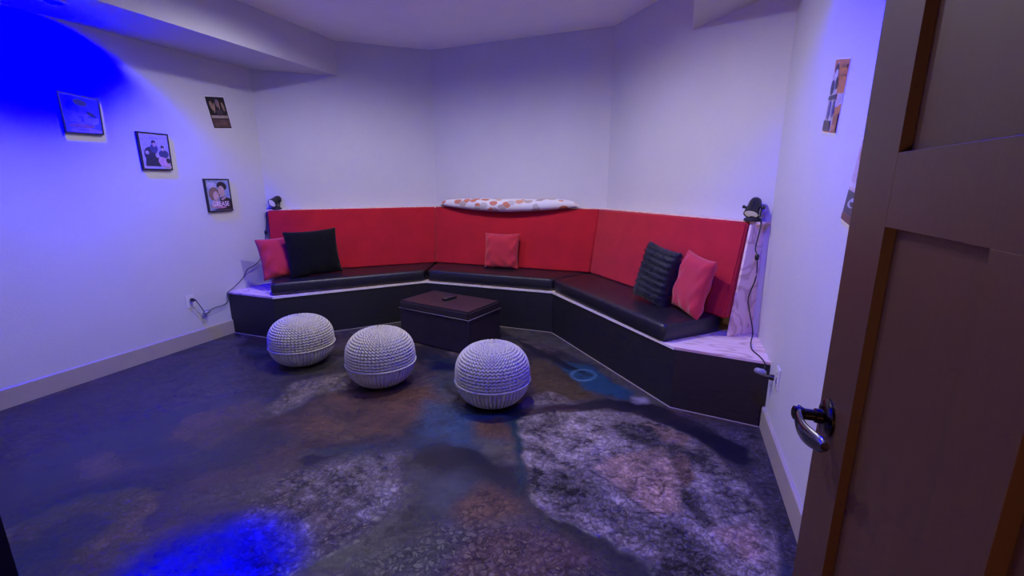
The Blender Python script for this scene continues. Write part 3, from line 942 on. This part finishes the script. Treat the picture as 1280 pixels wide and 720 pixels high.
pillow('throw_pillow', 'black ribbed faux fur pillow leaning beside the red one on the right', M_fur, (-0.115, 2.440, ZC + .004), (0.58, -0.55, 0.0), (0.10, 0.16, 1.0), 0.235, 0.31, 0.080, ribs=9, fur=5000, seed=11, wrinkle=.002, spin=-0.16)
pillow('throw_pillow', 'bright red pillow at the right end beside the faux fur pillow', M_redp, (0.060, 2.296, ZC + .003), (0.40, -0.60, 0.0), (0.15, 0.13, 1.0), 0.225, 0.295, 0.085, seed=14, wrinkle=.005, spin=-0.13)

# ---------------------------------------------------------------- leaf-print pad on the ledge
pad = thing('leaf_print_pad', 'long rounded white pad printed with orange and grey leaves lying on the back ledge', 'pad', (-1.245, 3.26, ZLg))
m_ = MB()
nL, nC = 60, 24
rings = []
PA, PB = Vector((-1.825, 3.290)), Vector((-0.668, 3.262))
for i in range(nL + 1):
    t = i / nL
    s = abs(2 * t - 1)
    k = (1 - s ** 14) ** 0.5 * (1 - 0.22 * (s ** 2.5)) if s < 1 else 0.02
    k = max(k, 0.03)
    lowdrop = 0.045 * (1 - s * s)
    zt = 0.833 + 0.068 * k + 0.003 * math.sin(9 * t) + 0.0022 * math.sin(23 * t + 1)
    zb = 0.8335 + 0.008 * s - lowdrop * 0.85
    c = PA.lerp(PB, t)
    ff = n2w * (0.012 + 0.055 * (1 - s * s) * 1.0)
    ring = []
    for j in range(nC):
        a = 2 * PI * j / nC
        cx, cz = math.cos(a), math.sin(a)
        yy = (0.040 * k) * (abs(cx) ** 0.7) * (1 if cx > 0 else -1)
        zc = (zt + zb) / 2
        zz = zc + (zt - zb) / 2 * (abs(cz) ** 0.8) * (1 if cz > 0 else -1)
        front = max(0, cx)
        # keep the back part on the ledge, let only the front lip hang over the pad
        p = c + n2w * (yy + 0.0)
        q = Vector((p.x, p.y)) + ff * (0.35 + 0.65 * front)
        if zz < ZLg + 0.001 and cx < 0.25:
            zz = ZLg + 0.001
        ring.append((q.x, q.y, zz))
    rings.append(ring)
m_.loft(rings)
m_.build('cover', M_leaf, pad, smooth='all')
hem = MB()
M_hem = mat('purple_hem', (0.09, 0.03, 0.07), 0.8, 0.05, 20)
hp = []
for r in rings[1:-1]:
    j = min(range(nC), key=lambda k_: r[k_][2] + (0.5 if (Vector(r[k_][:2]) - PA).dot(n2w) < 0.0 and False else 0) - 0.4 * (Vector(r[k_][:2]) - PA).dot(n2w))
    hp.append((r[j][0] + n2w.x * .002, r[j][1] + n2w.y * .002, r[j][2] + .001))
hem.tube(hp, 0.0042, 6)
hem.build('hem_cord', M_hem, pad, smooth='all')

# ---------------------------------------------------------------- storage ottoman and remote
oc = Vector((-1.355, 2.500))
oa = math.atan2(-0.121, 0.555)
ott = thing('storage_ottoman', 'dark brown leather storage ottoman box with padded lid in front of the bench', 'ottoman', (oc.x, oc.y, 0), rotz=oa)


def rb(name, x0, x1, y0, y1, z0, z1, m, par, ang, cen, bev, seg=3, **kw):
    ca, sa = math.cos(ang), math.sin(ang)
    vs = [(cen.x + x * ca - y * sa, cen.y + x * sa + y * ca, z) for z in (z0, z1) for x, y in ((x0, y0), (x1, y0), (x1, y1), (x0, y1))]
    return MB().hexa(vs[:4], vs[4:]).build(name, m, par, bevel=bev, seg=seg, smooth=40, **kw)


OW, OD_ = 0.284, 0.165
rb('body', -OW, OW, -OD_, OD_, 0.006, 0.218, M_leather, ott, oa, oc, 0.003)
rb('lid', -OW - .003, OW + .003, -OD_ - .003, OD_ + .003, 0.2205, 0.272, M_leather, ott, oa, oc, 0.010, 4)
# piping around the top and bottom edges of the lid
for zz in (0.2225,):
    pts = []
    ca, sa = math.cos(oa), math.sin(oa)
    cs = [(-OW - .004, -OD_ - .004), (OW + .004, -OD_ - .004), (OW + .004, OD_ + .004), (-OW - .004, OD_ + .004), (-OW - .004, -OD_ - .004)]
    for k in range(4):
        pts = [(oc.x + x * ca - y * sa, oc.y + x * sa + y * ca, zz) for x, y in (cs[k], cs[k + 1])]
        MB().tube(pts, 0.0022, 8).build('piping', M_pipe, ott, smooth='all')
for sx in (-1, 1):
    for sy in (-1, 1):
        ca, sa = math.cos(oa), math.sin(oa)
        x, y = sx * (OW - .03), sy * (OD_ - .03)
        MB().lathe([(0, 0), (.012, 0), (.012, .006), (0, .006)], (oc.x + x * ca - y * sa, oc.y + x * sa + y * ca, 0.0005), n=16).build('foot', M_plastic, ott, smooth=40)
rc = Vector((-1.365, 2.520))
ra = math.radians(62)
rem = thing('remote_control', 'small black remote control lying on the ottoman lid', 'remote', (rc.x, rc.y, 0.2725), rotz=ra)
rb('remote_case', -0.052, 0.052, -0.0135, 0.0135, 0.2745, 0.288, M_plastic, rem, ra, rc, 0.003)
for k in range(6):
    for q in (-1, 1):
        ca, sa = math.cos(ra), math.sin(ra)
        x, y = -0.038 + k * 0.013, q * 0.005
        MB().lathe([(0, 0), (.0026, 0), (.0022, .0012), (0, .0012)], (rc.x + x * ca - y * sa, rc.y + x * sa + y * ca, 0.288), n=10).build('button', M_clear, rem, smooth=40)

# ---------------------------------------------------------------- knitted poufs
def knit_meshes(R0, Hh):
    ncol = 56
    NT, NV = ncol * 8, 230
    zs = 0.42                                  # seam height fraction
    e = 2 / 2.5
    m_u, m_l = [], []
    vs, split = [], None
    up_rings, lo_rings = [], []
    prof, s_acc, last = [], 0.0, None
    for k in range(1201):
        t = -PI / 2 + PI * k / 1200
        r_ = R0 * abs(math.cos(t)) ** e
        z_ = Hh / 2 + Hh / 2 * (1 if t >= 0 else -1) * abs(math.sin(t)) ** e
        if last:
            s_acc += math.hypot(r_ - last[0], z_ - last[1])
        last = (r_, z_)
        prof.append((s_acc, r_, z_, t))
    s_seam = min(prof, key=lambda q: abs(q[2] - zs * Hh))[0]
    SP = 0.0150                                # height of one row of stitches
    for k in range(NV + 1):
        s_ = s_acc * k / NV
        i0 = min(range(0, 1201, 6), key=lambda q: abs(prof[q][0] - s_))
        i0 = min(range(max(0, i0 - 8), min(1200, i0 + 8) + 1), key=lambda q: abs(prof[q][0] - s_))
        _, rr, z, t = prof[i0]
        ct, st = math.cos(t), math.sin(t)
        nr, nz = abs(ct) ** (2 - e) / R0, (1 if st >= 0 else -1) * abs(st) ** (2 - e) / (Hh / 2)
        L_ = math.hypot(nr, nz) or 1
        nr, nz = nr / L_, nz / L_
        ring = []
        upper = s_ >= s_seam
        vv = (s_ - s_seam) / SP
        div = 8 if rr > 0.55 * R0 else 16
        for j in range(NT):
            th = 2 * PI * j / NT
            cph = (j % div) / float(div)
            if upper:
                tri = abs(cph - 0.5) * 2
                row = 0.5 + 0.5 * math.cos(2 * PI * (vv + 0.65 * tri))
                fade = min(1.0, rr / (R0 * 0.22))
                ridge = row ** 0.8 * (0.15 + 0.85 * abs(math.sin(PI * cph)) ** 0.7)
                dsp = (ridge - 0.60) * 0.0135 * fade
            else:
                dsp = (abs(math.sin(PI * cph)) ** 0.6 - 0.7) * 0.009 * min(1, rr / (R0 * .4)) + 0.0016 * math.cos(2 * PI * vv * 1.6) * min(1, rr / (R0 * .4))
            ring.append(((rr + nr * dsp) * math.cos(th), (rr + nr * dsp) * math.sin(th), max(0.0005, z + nz * dsp)))
        if upper:
            up_rings.append(ring)
        else:
            lo_rings.append(ring)
    lo_rings.append([(x, y, z) for x, y, z in up_rings[0]])
    zc = zs * Hh
    return up_rings, lo_rings, zc


pouf_specs = [((-1.984, 1.876), 0.174, 0.279, 'leftmost grey knitted round floor pouf nearest the wall outlet'),
              ((-1.383, 1.796), 0.173, 0.293, 'grey knitted round floor pouf between the other two in front of the ottoman'),
              ((-0.760, 1.794), 0.173, 0.288, 'rightmost grey knitted floor pouf standing under blue light')]
R0, H0 = 0.1715, 0.286
upr, lor, zc = knit_meshes(R0, H0)
px0, py0 = pouf_specs[0][0]
pouf0 = thing('knitted_pouf', pouf_specs[0][3], 'pouf', (px0, py0, 0), 'grey knitted floor poufs')


def shift(rings, dx, dy):
    return [[(x + dx, y + dy, z) for x, y, z in r] for r in rings]


MB().loft(shift(upr, px0, py0)).build('knit_cover', M_knit, pouf0, smooth='all')
MB().loft(shift(lor, px0, py0)).build('lower_cover', M_knit, pouf0, smooth='all')
# braided seam: two strands twisted round the pouf
rs = max(math.hypot(p[0], p[1]) for p in upr[0]) - 0.0005
sm = MB()
for ph_ in (0, PI):
    ring_pts = []
    for k in range(241):
        a = 2 * PI * k / 240
        tw = 40 * a + ph_
        ring_pts.append((px0 + (rs + 0.0022 * math.cos(tw)) * math.cos(a), py0 + (rs + 0.0022 * math.cos(tw)) * math.sin(a), zc + 0.0022 * math.sin(tw)))
    sm.tube(ring_pts, 0.0026, 6)
sm.build('seam', M_knit, pouf0, smooth='all')
for k, ((x, y), r_, h_, lb) in enumerate(pouf_specs):
    o = pouf0 if k == 0 else copy_tree(pouf0)
    o.location = (x * S, y * S, 0)
    o.scale = (r_ / 0.1735, r_ / 0.1735, h_ / H0)
    o.rotation_euler = (0, 0, 0.7 * k)
    o['label'] = lb


# ---------------------------------------------------------------- uplight lamps with their cords
def smooth_path(pts, n=6):
    P = [Vector(p) for p in pts]
    out = []
    for i in range(len(P) - 1):
        a, b, c, d = P[max(i - 1, 0)], P[i], P[i + 1], P[min(i + 2, len(P) - 1)]
        for k in range(n):
            t = k / n
            out.append(0.5 * ((2 * b) + (c - a) * t + (2 * a - 5 * b + 4 * c - d) * t * t + (3 * b - a - 3 * c + d) * t ** 3))
    out.append(P[-1])
    return out


def lamp(lab, pos, aim, cord, sw, plug, plug_dir, adapter, side):
    x, y, z = pos
    r = thing('spot_lamp', lab, 'lamp', pos, 'black spot lamps on the backrest ledge')
    MB().lathe([(0, .0006), (.036, .0006), (.037, .006), (.035, .013), (.030, .016), (0, .016)], pos, n=32).build('base', M_plastic, r, smooth=35)
    a = Vector(aim).normalized()
    sd = a.cross(Vector((0, 0, 1))).normalized()
    c = Vector((x, y, z + 0.064))
    yk = MB()
    for s_ in (-1, 1):
        yk.tube([Vector(pos) + Vector((0, 0, .014)) + sd * s_ * .018, Vector(pos) + Vector((0, 0, .024)) + sd * s_ * .031, c + sd * s_ * .034], .0035, 8)
    yk.tube([Vector(pos) + Vector((0, 0, .014)), Vector(pos) + Vector((0, 0, .024))], .016, 12)
    yk.build('yoke', M_plastic, r, smooth=40)
    for s_ in (-1, 1):
        MB().lathe([(0, 0), (.004, 0), (.004, .012), (.0075, .013), (.0075, .021), (0, .021)], c + sd * s_ * .026, sd * s_, 14).build('knob', M_plastic, r, smooth=35)
    hs = MB().lathe([(0, -.048), (.012, -.047), (.021, -.040), (.026, -.026), (.027, -.005), (.028, .020), (.0315, .030), (.0325, .042), (.030, .043), (.0285, .036), (0, .036)], c, a, 32).build('housing', M_plastic, r, smooth=35)
    MB().lathe([(0, .0365), (.0285, .0365), (.0285, .0385), (.020, .0405), (0, .0415)], c, a, 32).build('lens', M_lens, hs, smooth=35)
    MB().tube(smooth_path(cord), .0028, 7).build('cord', M_plastic, r, smooth='all')
    s = Vector(sw)
    MB().lathe([(0, -.014), (.005, -.014), (.0085, -.009), (.009, 0), (.0085, .009), (.005, .014), (0, .014)], s, (0, 0.1, 1), 12).build('switch', M_plastic, r, smooth=35)
    pd = Vector(plug_dir).normalized()
    MB().lathe([(0, 0), (.011, 0), (.011, .012), (.007, .022), (.0045, .034), (0, .034)], plug, pd, 14).build('plug', M_plastic, r, smooth=35)
    ac = Vector(adapter[0])
    ad_ = Vector(adapter[1]).normalized()
    MB().lathe([(0, -.022), (.008, -.021), (.013, -.013), (.0135, .012), (.008, .021), (0, .022)], ac, ad_, 14).build('adapter', M_clear, r, smooth=35)
    return r


w = 0.006
lamp('black spot lamp on the ledge in the left corner', (-2.796, 2.553, ZLg), (0.05, -0.90, -0.42),
     [(-2.815, 2.545, .840), (-2.842, 2.530, .838), (XL + w, 2.520, .80), (XL + w, 2.513, .74), (XL + w + .004, 2.493, .665), (XL + w + .02, 2.455, .575), (XL + w + .02, 2.405, .485), (XL + w + .02, 2.35, .445), (XL + w + .018, 2.29, .425), (XL + w + .012, 2.25, .370), (XL + w + .01, 2.17, .318), (XL + .012, 2.135, .298), (XL + .012, 2.122, .285), (XL + .02, 2.105, .225), (XL + .024, 2.00, .213), (XL + .028, 1.945, .200), (XL + .040, 1.915, .240), (XL + .046, 1.882, .300)],
     (XL + w + .004, 2.493, .668), (XL + .012, 1.880, .301), (1, 0, 0.0), ((XL + .03, 1.950, .202), (0, 1, .25)), -1)
lamp('black spot lamp on the ledge in the right corner above the bare plywood', (0.322, 2.322, ZLg), (-0.30, -0.62, -0.85),
     [(0.34, 2.318, .840), (0.352, 2.285, .838), (0.345, 2.242, .80), (0.335, 2.235, .72), (0.340, 2.205, .69), (0.345, 2.195, .60), (0.325, 2.20, .50), (0.335, 2.20, .44), (0.355, 2.18, .35), (0.350, 2.16, .3), (0.345, 2.08, .2965), (0.362, 2.01, .2965), (0.372, 1.950, .294), (0.374, 1.938, .28), (0.365, 1.925, .262), (0.362, 1.90, .262)],
     (0.340, 2.200, .685), (XR - .012, 1.812, .285), (-1, 0.2, 0.0), ((0.352, 1.895, .272), (1, -.7, -.02)), 1)

# ---------------------------------------------------------------- wall outlets
def outlet(x, y, z, s, lab, hole=0.0):
    r = thing('wall_outlet', lab, 'outlet', (x, y, z - 0.045), 'white duplex wall outlets')
    MB().box((min(x, x + s * .004), y - .028, z - .042), (max(x, x + s * .004), y + .028, z + .042)).build('cover_plate', M_plate, r, bevel=.0012)
    for dz in (-.018, .018):
        rc_ = MB().box((min(x, x + s * .0052), y - .0125, z + dz - .0125), (max(x, x + s * .0052), y + .0125, z + dz + .0125)).build('receptacle', M_plate, r, bevel=.001)
        sl = MB()
        for dy in (-.005, .005):
            sl.box((min(x + s * .004, x + s * .0056), y + dy - .0008, z + dz - .003), (max(x + s * .004, x + s * .0056), y + dy + .0008, z + dz + .005))
        sl.build('slot', M_slot, rc_)
    return r


outlet(XL, 1.876, 0.290, 1, 'white outlet low on the left wall with a black plug in it')
outlet(XR, 1.805, 0.288, -1, 'white outlet on the right wall beside the end of the bench')

# ---------------------------------------------------------------- recessed downlights
def downlight(x, y, z, lens, lab, grp):
    r = thing('recessed_downlight', lab, 'ceiling light', (x, y, z), grp)
    MB().lathe([(.034, .0), (.052, .0), (.052, -.004), (.046, -.006), (.036, -.004), (.034, .0)], (x, y, z - .0005), n=32).build('trim_ring', M_canw, r, smooth=35)
    MB().lathe([(0, -.0010), (.033, -.0010), (.033, -.0035), (0, -.0035)], (x, y, z), n=32).build('lens', lens, r, smooth=35)
    return r


downlight(*SOFFIT_CANS[0], HS, M_blueled, 'blue recessed downlight in the underside of the left soffit', 'recessed downlights')
downlight(*SOFFIT_CANS[1], HS, M_blueled, 'blue recessed downlight in the right soffit above the open door', 'recessed downlights')
downlight(*ADDED_SPOT, H, M_bluedim, 'narrow blue spotlight added in the ceiling to throw the blue floor pool', 'recessed downlights')
downlight(*CANS[0], H, M_whiteled, 'white recessed ceiling downlight nearer the left soffit and the entrance', 'recessed downlights')
downlight(*CANS[1], H, M_whiteled, 'white recessed ceiling downlight nearer the right soffit and the door', 'recessed downlights')
downlight(*CANS[2], H, M_whiteled, 'white recessed ceiling downlight over the poufs on the left', 'recessed downlights')
downlight(*CANS[3], H, M_whiteled, 'white recessed ceiling downlight over the right bench wing', 'recessed downlights')


# ---------------------------------------------------------------- wall prints
def ell(cx, cy, rx, ry, rot=0, n=18):
    return [(cx + rx * math.cos(t) * math.cos(rot) - ry * math.sin(t) * math.sin(rot), cy + rx * math.cos(t) * math.sin(rot) + ry * math.sin(t) * math.cos(rot)) for t in [2 * PI * k / n for k in range(n)]]


def print_on_wall(name, lab, x, s, q, thick, frame, bg, shapes, text=None, border=0.0):
    # q: TL, TR, BR, BL as (Y, Z) as seen from the room
    q = [Vector(p) for p in q]
    cy, cz = sum(p.x for p in q) / 4, min(p.y for p in q)
    r = thing(name, lab, 'picture', (x, cy, cz), 'film prints on the side walls')

    def pt(u, v, dep):
        a = q[0].lerp(q[1], u)
        b = q[3].lerp(q[2], u)
        c = b.lerp(a, v)
        return (x + s * dep, c.x, c.y)

    def slab(name_, m, u0, u1, v0, v1, d0, d1):
        ps = [(u0, v0), (u1, v0), (u1, v1), (u0, v1)]
        return MB().hexa([pt(u, v, d0) for u, v in ps], [pt(u, v, d1) for u, v in ps]).build(name_, m, r)
    if frame:
        fw = 0.035
        slab('backing', M_frame, 0.01, .99, .01, .99, 0.0008, thick * 0.82)
        slab('frame_rail', M_frame, 0, 1, 0, fw, 0.0008, thick)
        slab('frame_rail', M_frame, 0, 1, 1 - fw, 1, 0.0008, thick)
        slab('frame_rail', M_frame, 0, fw * 1.2, fw, 1 - fw, 0.0008, thick)
        slab('frame_rail', M_frame, 1 - fw * 1.2, 1, fw, 1 - fw, 0.0008, thick)
        d = thick * 0.84
        lo = fw
    else:
        slab('paper', M_paper, 0, 1, 0, 1, 0.0006, thick)
        d = thick + 0.0002
        lo = border
    pm = MB()
    mats = [flat_color(bg)]
    ps = [(lo, lo), (1 - lo, lo), (1 - lo, 1 - lo), (lo, 1 - lo)]
    pm.add([pt(u, v, d) for u, v in ps], [(0, 1, 2, 3)])
    for k, (c, poly) in enumerate(shapes):
        mt = flat_color(c)
        if mt not in mats:
            mats.append(mt)
        dd = d + 0.00025 * (k + 1)
        pp = [(min(1 - lo, max(lo, u)), min(1 - lo, max(lo, v))) for u, v in poly]
        pm.add([pt(u, v, dd) for u, v in pp], [tuple(range(len(pp)))], mats.index(mt))
    pm.build('printed_picture', mats, r)
    if text:
        for tx, u, v, hgt, c in text:
            fc = bpy.data.curves.new('lettering', 'FONT')
            fc.body = tx
            fc.align_x = 'CENTER'
            fc.offset = 0.02
            to = bpy.data.objects.new('lettering_tmp', fc)
            C.objects.link(to)
            bpy.context.view_layer.update()
            me = bpy.data.meshes.new_from_object(to.evaluated_get(bpy.context.evaluated_depsgraph_get()))
            C.objects.unlink(to)
            me2 = MB()
            W = (q[1] - q[0]).length
            Hq = (q[0] - q[3]).length
            xs = [v_.co.x for v_ in me.vertices]
            wid = (max(xs) - min(xs)) or 1
            sc = hgt[0] / wid
            vs = [pt(u + v_.co.x * sc, v + v_.co.y * hgt[1], d + 0.0035) for v_ in me.vertices]
            me2.add(vs, [tuple(p.vertices) for p in me.polygons])
            me2.build('lettering', flat_color(c), r)
    return r


skin, skin2, dk, br = (0.55, 0.36, 0.33), (0.48, 0.30, 0.26), (0.02, 0.018, 0.025), (0.12, 0.06, 0.04)
print_on_wall('framed_print', 'framed print highest on the left wall in the deep blue light', XL, 1,
              [(1.416, 1.458), (1.586, 1.445), (1.579, 1.266), (1.418, 1.263)], 0.017, True, (0.12, 0.13, 0.50),
              [((0.40, 0.25, 0.28), ell(.28, .66, .17, .15)), ((0.50, 0.33, 0.36), ell(.28, .62, .09, .13, .3)), (skin, ell(.56, .60, .12, .19, .2)), (dk, ell(.50, .80, .18, .09, -.1)), ((0.5, 0.33, 0.36), ell(.40, .50, .16, .05, .2)),
               ((0.03, 0.02, 0.04), ell(.74, .52, .14, .06, -.5)), ((0.42, 0.38, 0.55), [(.08, .46), (.48, .40), (.92, .46), (.90, .30), (.75, .25), (.52, .27), (.48, .24), (.40, .28), (.18, .30)]),
               ((0.10, 0.05, 0.12), ell(.49, .35, .03, .05)), ((0.55, 0.22, 0.12), ell(.45, .20, .34, .06)), ((0.45, 0.30, 0.42), ell(.55, .08, .42, .07)), ((0.25, 0.18, 0.45), ell(.45, .10, .16, .03))])
print_on_wall('framed_print', 'framed print of a seated group on pale ground, second from the left', XL, 1,
              [(1.736, 1.303), (1.902, 1.302), (1.898, 1.096), (1.737, 1.096)], 0.017, True, (0.42, 0.36, 0.58),
              [((0.30, 0.25, 0.42), [(.2, .86), (.8, .87), (.8, .85), (.2, .84)]), ((0.04, 0.03, 0.06), ell(.34, .42, .22, .20)), ((0.03, 0.03, 0.05), [(.12, .10), (.62, .10), (.58, .34), (.16, .36)]),
               ((0.06, 0.06, 0.16), ell(.46, .58, .13, .12)), (dk, ell(.47, .74, .07, .06)), (skin, ell(.48, .68, .05, .06)), ((0.5, 0.4, 0.45), ell(.22, .46, .06, .05)), ((0.5, 0.4, 0.45), ell(.54, .40, .06, .07)),
               ((0.06, 0.06, 0.14), ell(.76, .44, .17, .11)), (dk, ell(.74, .62, .06, .05)), (skin, ell(.74, .57, .045, .05)), ((0.58, 0.32, 0.42), ell(.72, .22, .18, .13, -.4)), ((0.62, 0.38, 0.42), ell(.86, .12, .14, .03, -.3)),
               ((0.03, 0.03, 0.05), ell(.88, .26, .08, .07, -.5))])
print_on_wall('paper_print', 'dark unframed print with white border high near the left corner', XL, 1,
              [(2.172, 1.563), (2.310, 1.580), (2.344, 1.378), (2.209, 1.364)], 0.0012, False, (0.015, 0.012, 0.012),
              [((0.30, 0.18, 0.14), ell(.24, .70, .08, .15, .3)), ((0.34, 0.22, 0.17), ell(.34, .64, .04, .16, -.3)), ((0.25, 0.16, 0.15), ell(.55, .78, .10, .13)), ((0.32, 0.20, 0.16), ell(.60, .68, .03, .12)),
               ((0.30, 0.19, 0.14), ell(.80, .68, .06, .14, .2)), ((0.06, 0.045, 0.05), ell(.55, .52, .18, .08)), ((0.30, 0.23, 0.19), [(.06, .42), (.94, .42), (.94, .33), (.06, .33)]), ((0.38, 0.30, 0.25), [(.1, .38), (.9, .38), (.9, .35), (.1, .35)]),
               ((0.09, 0.045, 0.04), [(.06, .30), (.94, .30), (.94, .05), (.06, .05)]), ((0.15, 0.08, 0.065), ell(.62, .20, .20, .09)), ((0.12, 0.07, 0.06), ell(.28, .15, .16, .06))], border=0.03)
print_on_wall('framed_print', 'framed print with pink lettering, lowest on the left wall near the corner', XL, 1,
              [(2.078, 1.050), (2.250, 1.050), (2.252, 0.840), (2.082, 0.838)], 0.017, True, (0.26, 0.30, 0.50),
              [((0.46, 0.44, 0.55), ell(.25, .80, .20, .10)), ((0.24, 0.14, 0.10), ell(.32, .54, .22, .21)), (skin, ell(.37, .48, .11, .14, -.2)), ((0.42, 0.30, 0.30), [(.08, .12), (.30, .40), (.45, .34), (.4, .12)]),
               ((0.02, 0.015, 0.02), ell(.66, .78, .20, .13, -.15)), ((0.5, 0.33, 0.30), ell(.62, .62, .13, .17, .1)), ((0.02, 0.015, 0.02), [(.44, .10), (.52, .42), (.74, .46), (.95, .38), (.95, .05), (.1, .05)]), ((0.45, 0.30, 0.34), [(.54, .38), (.74, .46), (.80, .43), (.62, .34)]),
               ((0.50, 0.22, 0.36), ell(.50, .13, .24, .035))],
              text=[('GREASE', .52, .17, (0.68, 0.20), (0.85, 0.62, 0.80))])
print_on_wall('paper_print', 'narrow orange and black unframed print on the right wall', XR, -1,
              [(1.643, 1.352), (1.505, 1.322), (1.542, 1.131), (1.683, 1.151)], 0.0012, False, (0.50, 0.17, 0.05),
              [((0.45, 0.38, 0.42), [(.04, .04), (.60, .04), (.60, .55), (.98, .55), (.98, .42), (.62, .36), (.30, .96), (.04, .80)]), ((0.03, 0.03, 0.05), ell(.24, .86, .12, .07)), ((0.55, 0.48, 0.50), ell(.28, .78, .09, .08)), ((0.03, 0.03, 0.06), ell(.16, .62, .12, .10)),
               ((0.03, 0.03, 0.06), ell(.40, .68, .08, .09, .5)), ((0.03, 0.025, 0.05), [(.04, .50), (.55, .54), (.55, .47), (.04, .45)]), ((0.10, 0.09, 0.22), ell(.22, .32, .08, .13)), ((0.08, 0.08, 0.16), ell(.50, .34, .07, .12)), ((0.06, 0.04, 0.05), [(.04, .04), (.50, .04), (.50, .18), (.04, .18)]),
               ((0.30, 0.10, 0.04), [(.55, .92), (.92, .92), (.92, .88), (.55, .88)]), ((0.30, 0.10, 0.04), [(.50, .80), (.92, .80), (.92, .77), (.50, .77)]), ((0.30, 0.10, 0.05), [(.70, .04), (.98, .04), (.98, .30), (.66, .26)]), ((0.5, 0.22, 0.12), ell(.75, .10, .14, .04))], border=0.02)
print_on_wall('paper_print', 'peach and white print on the right wall half hidden by the open door', XR, -1,
              [(1.330, 1.105), (1.180, 1.075), (1.242, 0.880), (1.392, 0.908)], 0.0012, False, (0.52, 0.40, 0.42),
              [((0.50, 0.26, 0.18), ell(.30, .82, .22, .10)), ((0.16, 0.07, 0.06), ell(.36, .74, .16, .08)), ((0.16, 0.14, 0.40), ell(.34, .56, .09, .05)), ((0.60, 0.52, 0.56), [(.04, .44), (.96, .44), (.96, .50), (.04, .50)]), ((0.05, 0.05, 0.07), [(.04, .40), (.96, .40), (.96, .12), (.04, .12)]),
               ((0.42, 0.42, 0.50), ell(.38, .28, .22, .06, .2)), ((0.03, 0.03, 0.04), ell(.36, .26, .10, .03)), ((0.14, 0.07, 0.05), [(.04, .12), (.96, .12), (.96, .03), (.04, .03)])], border=0.02)
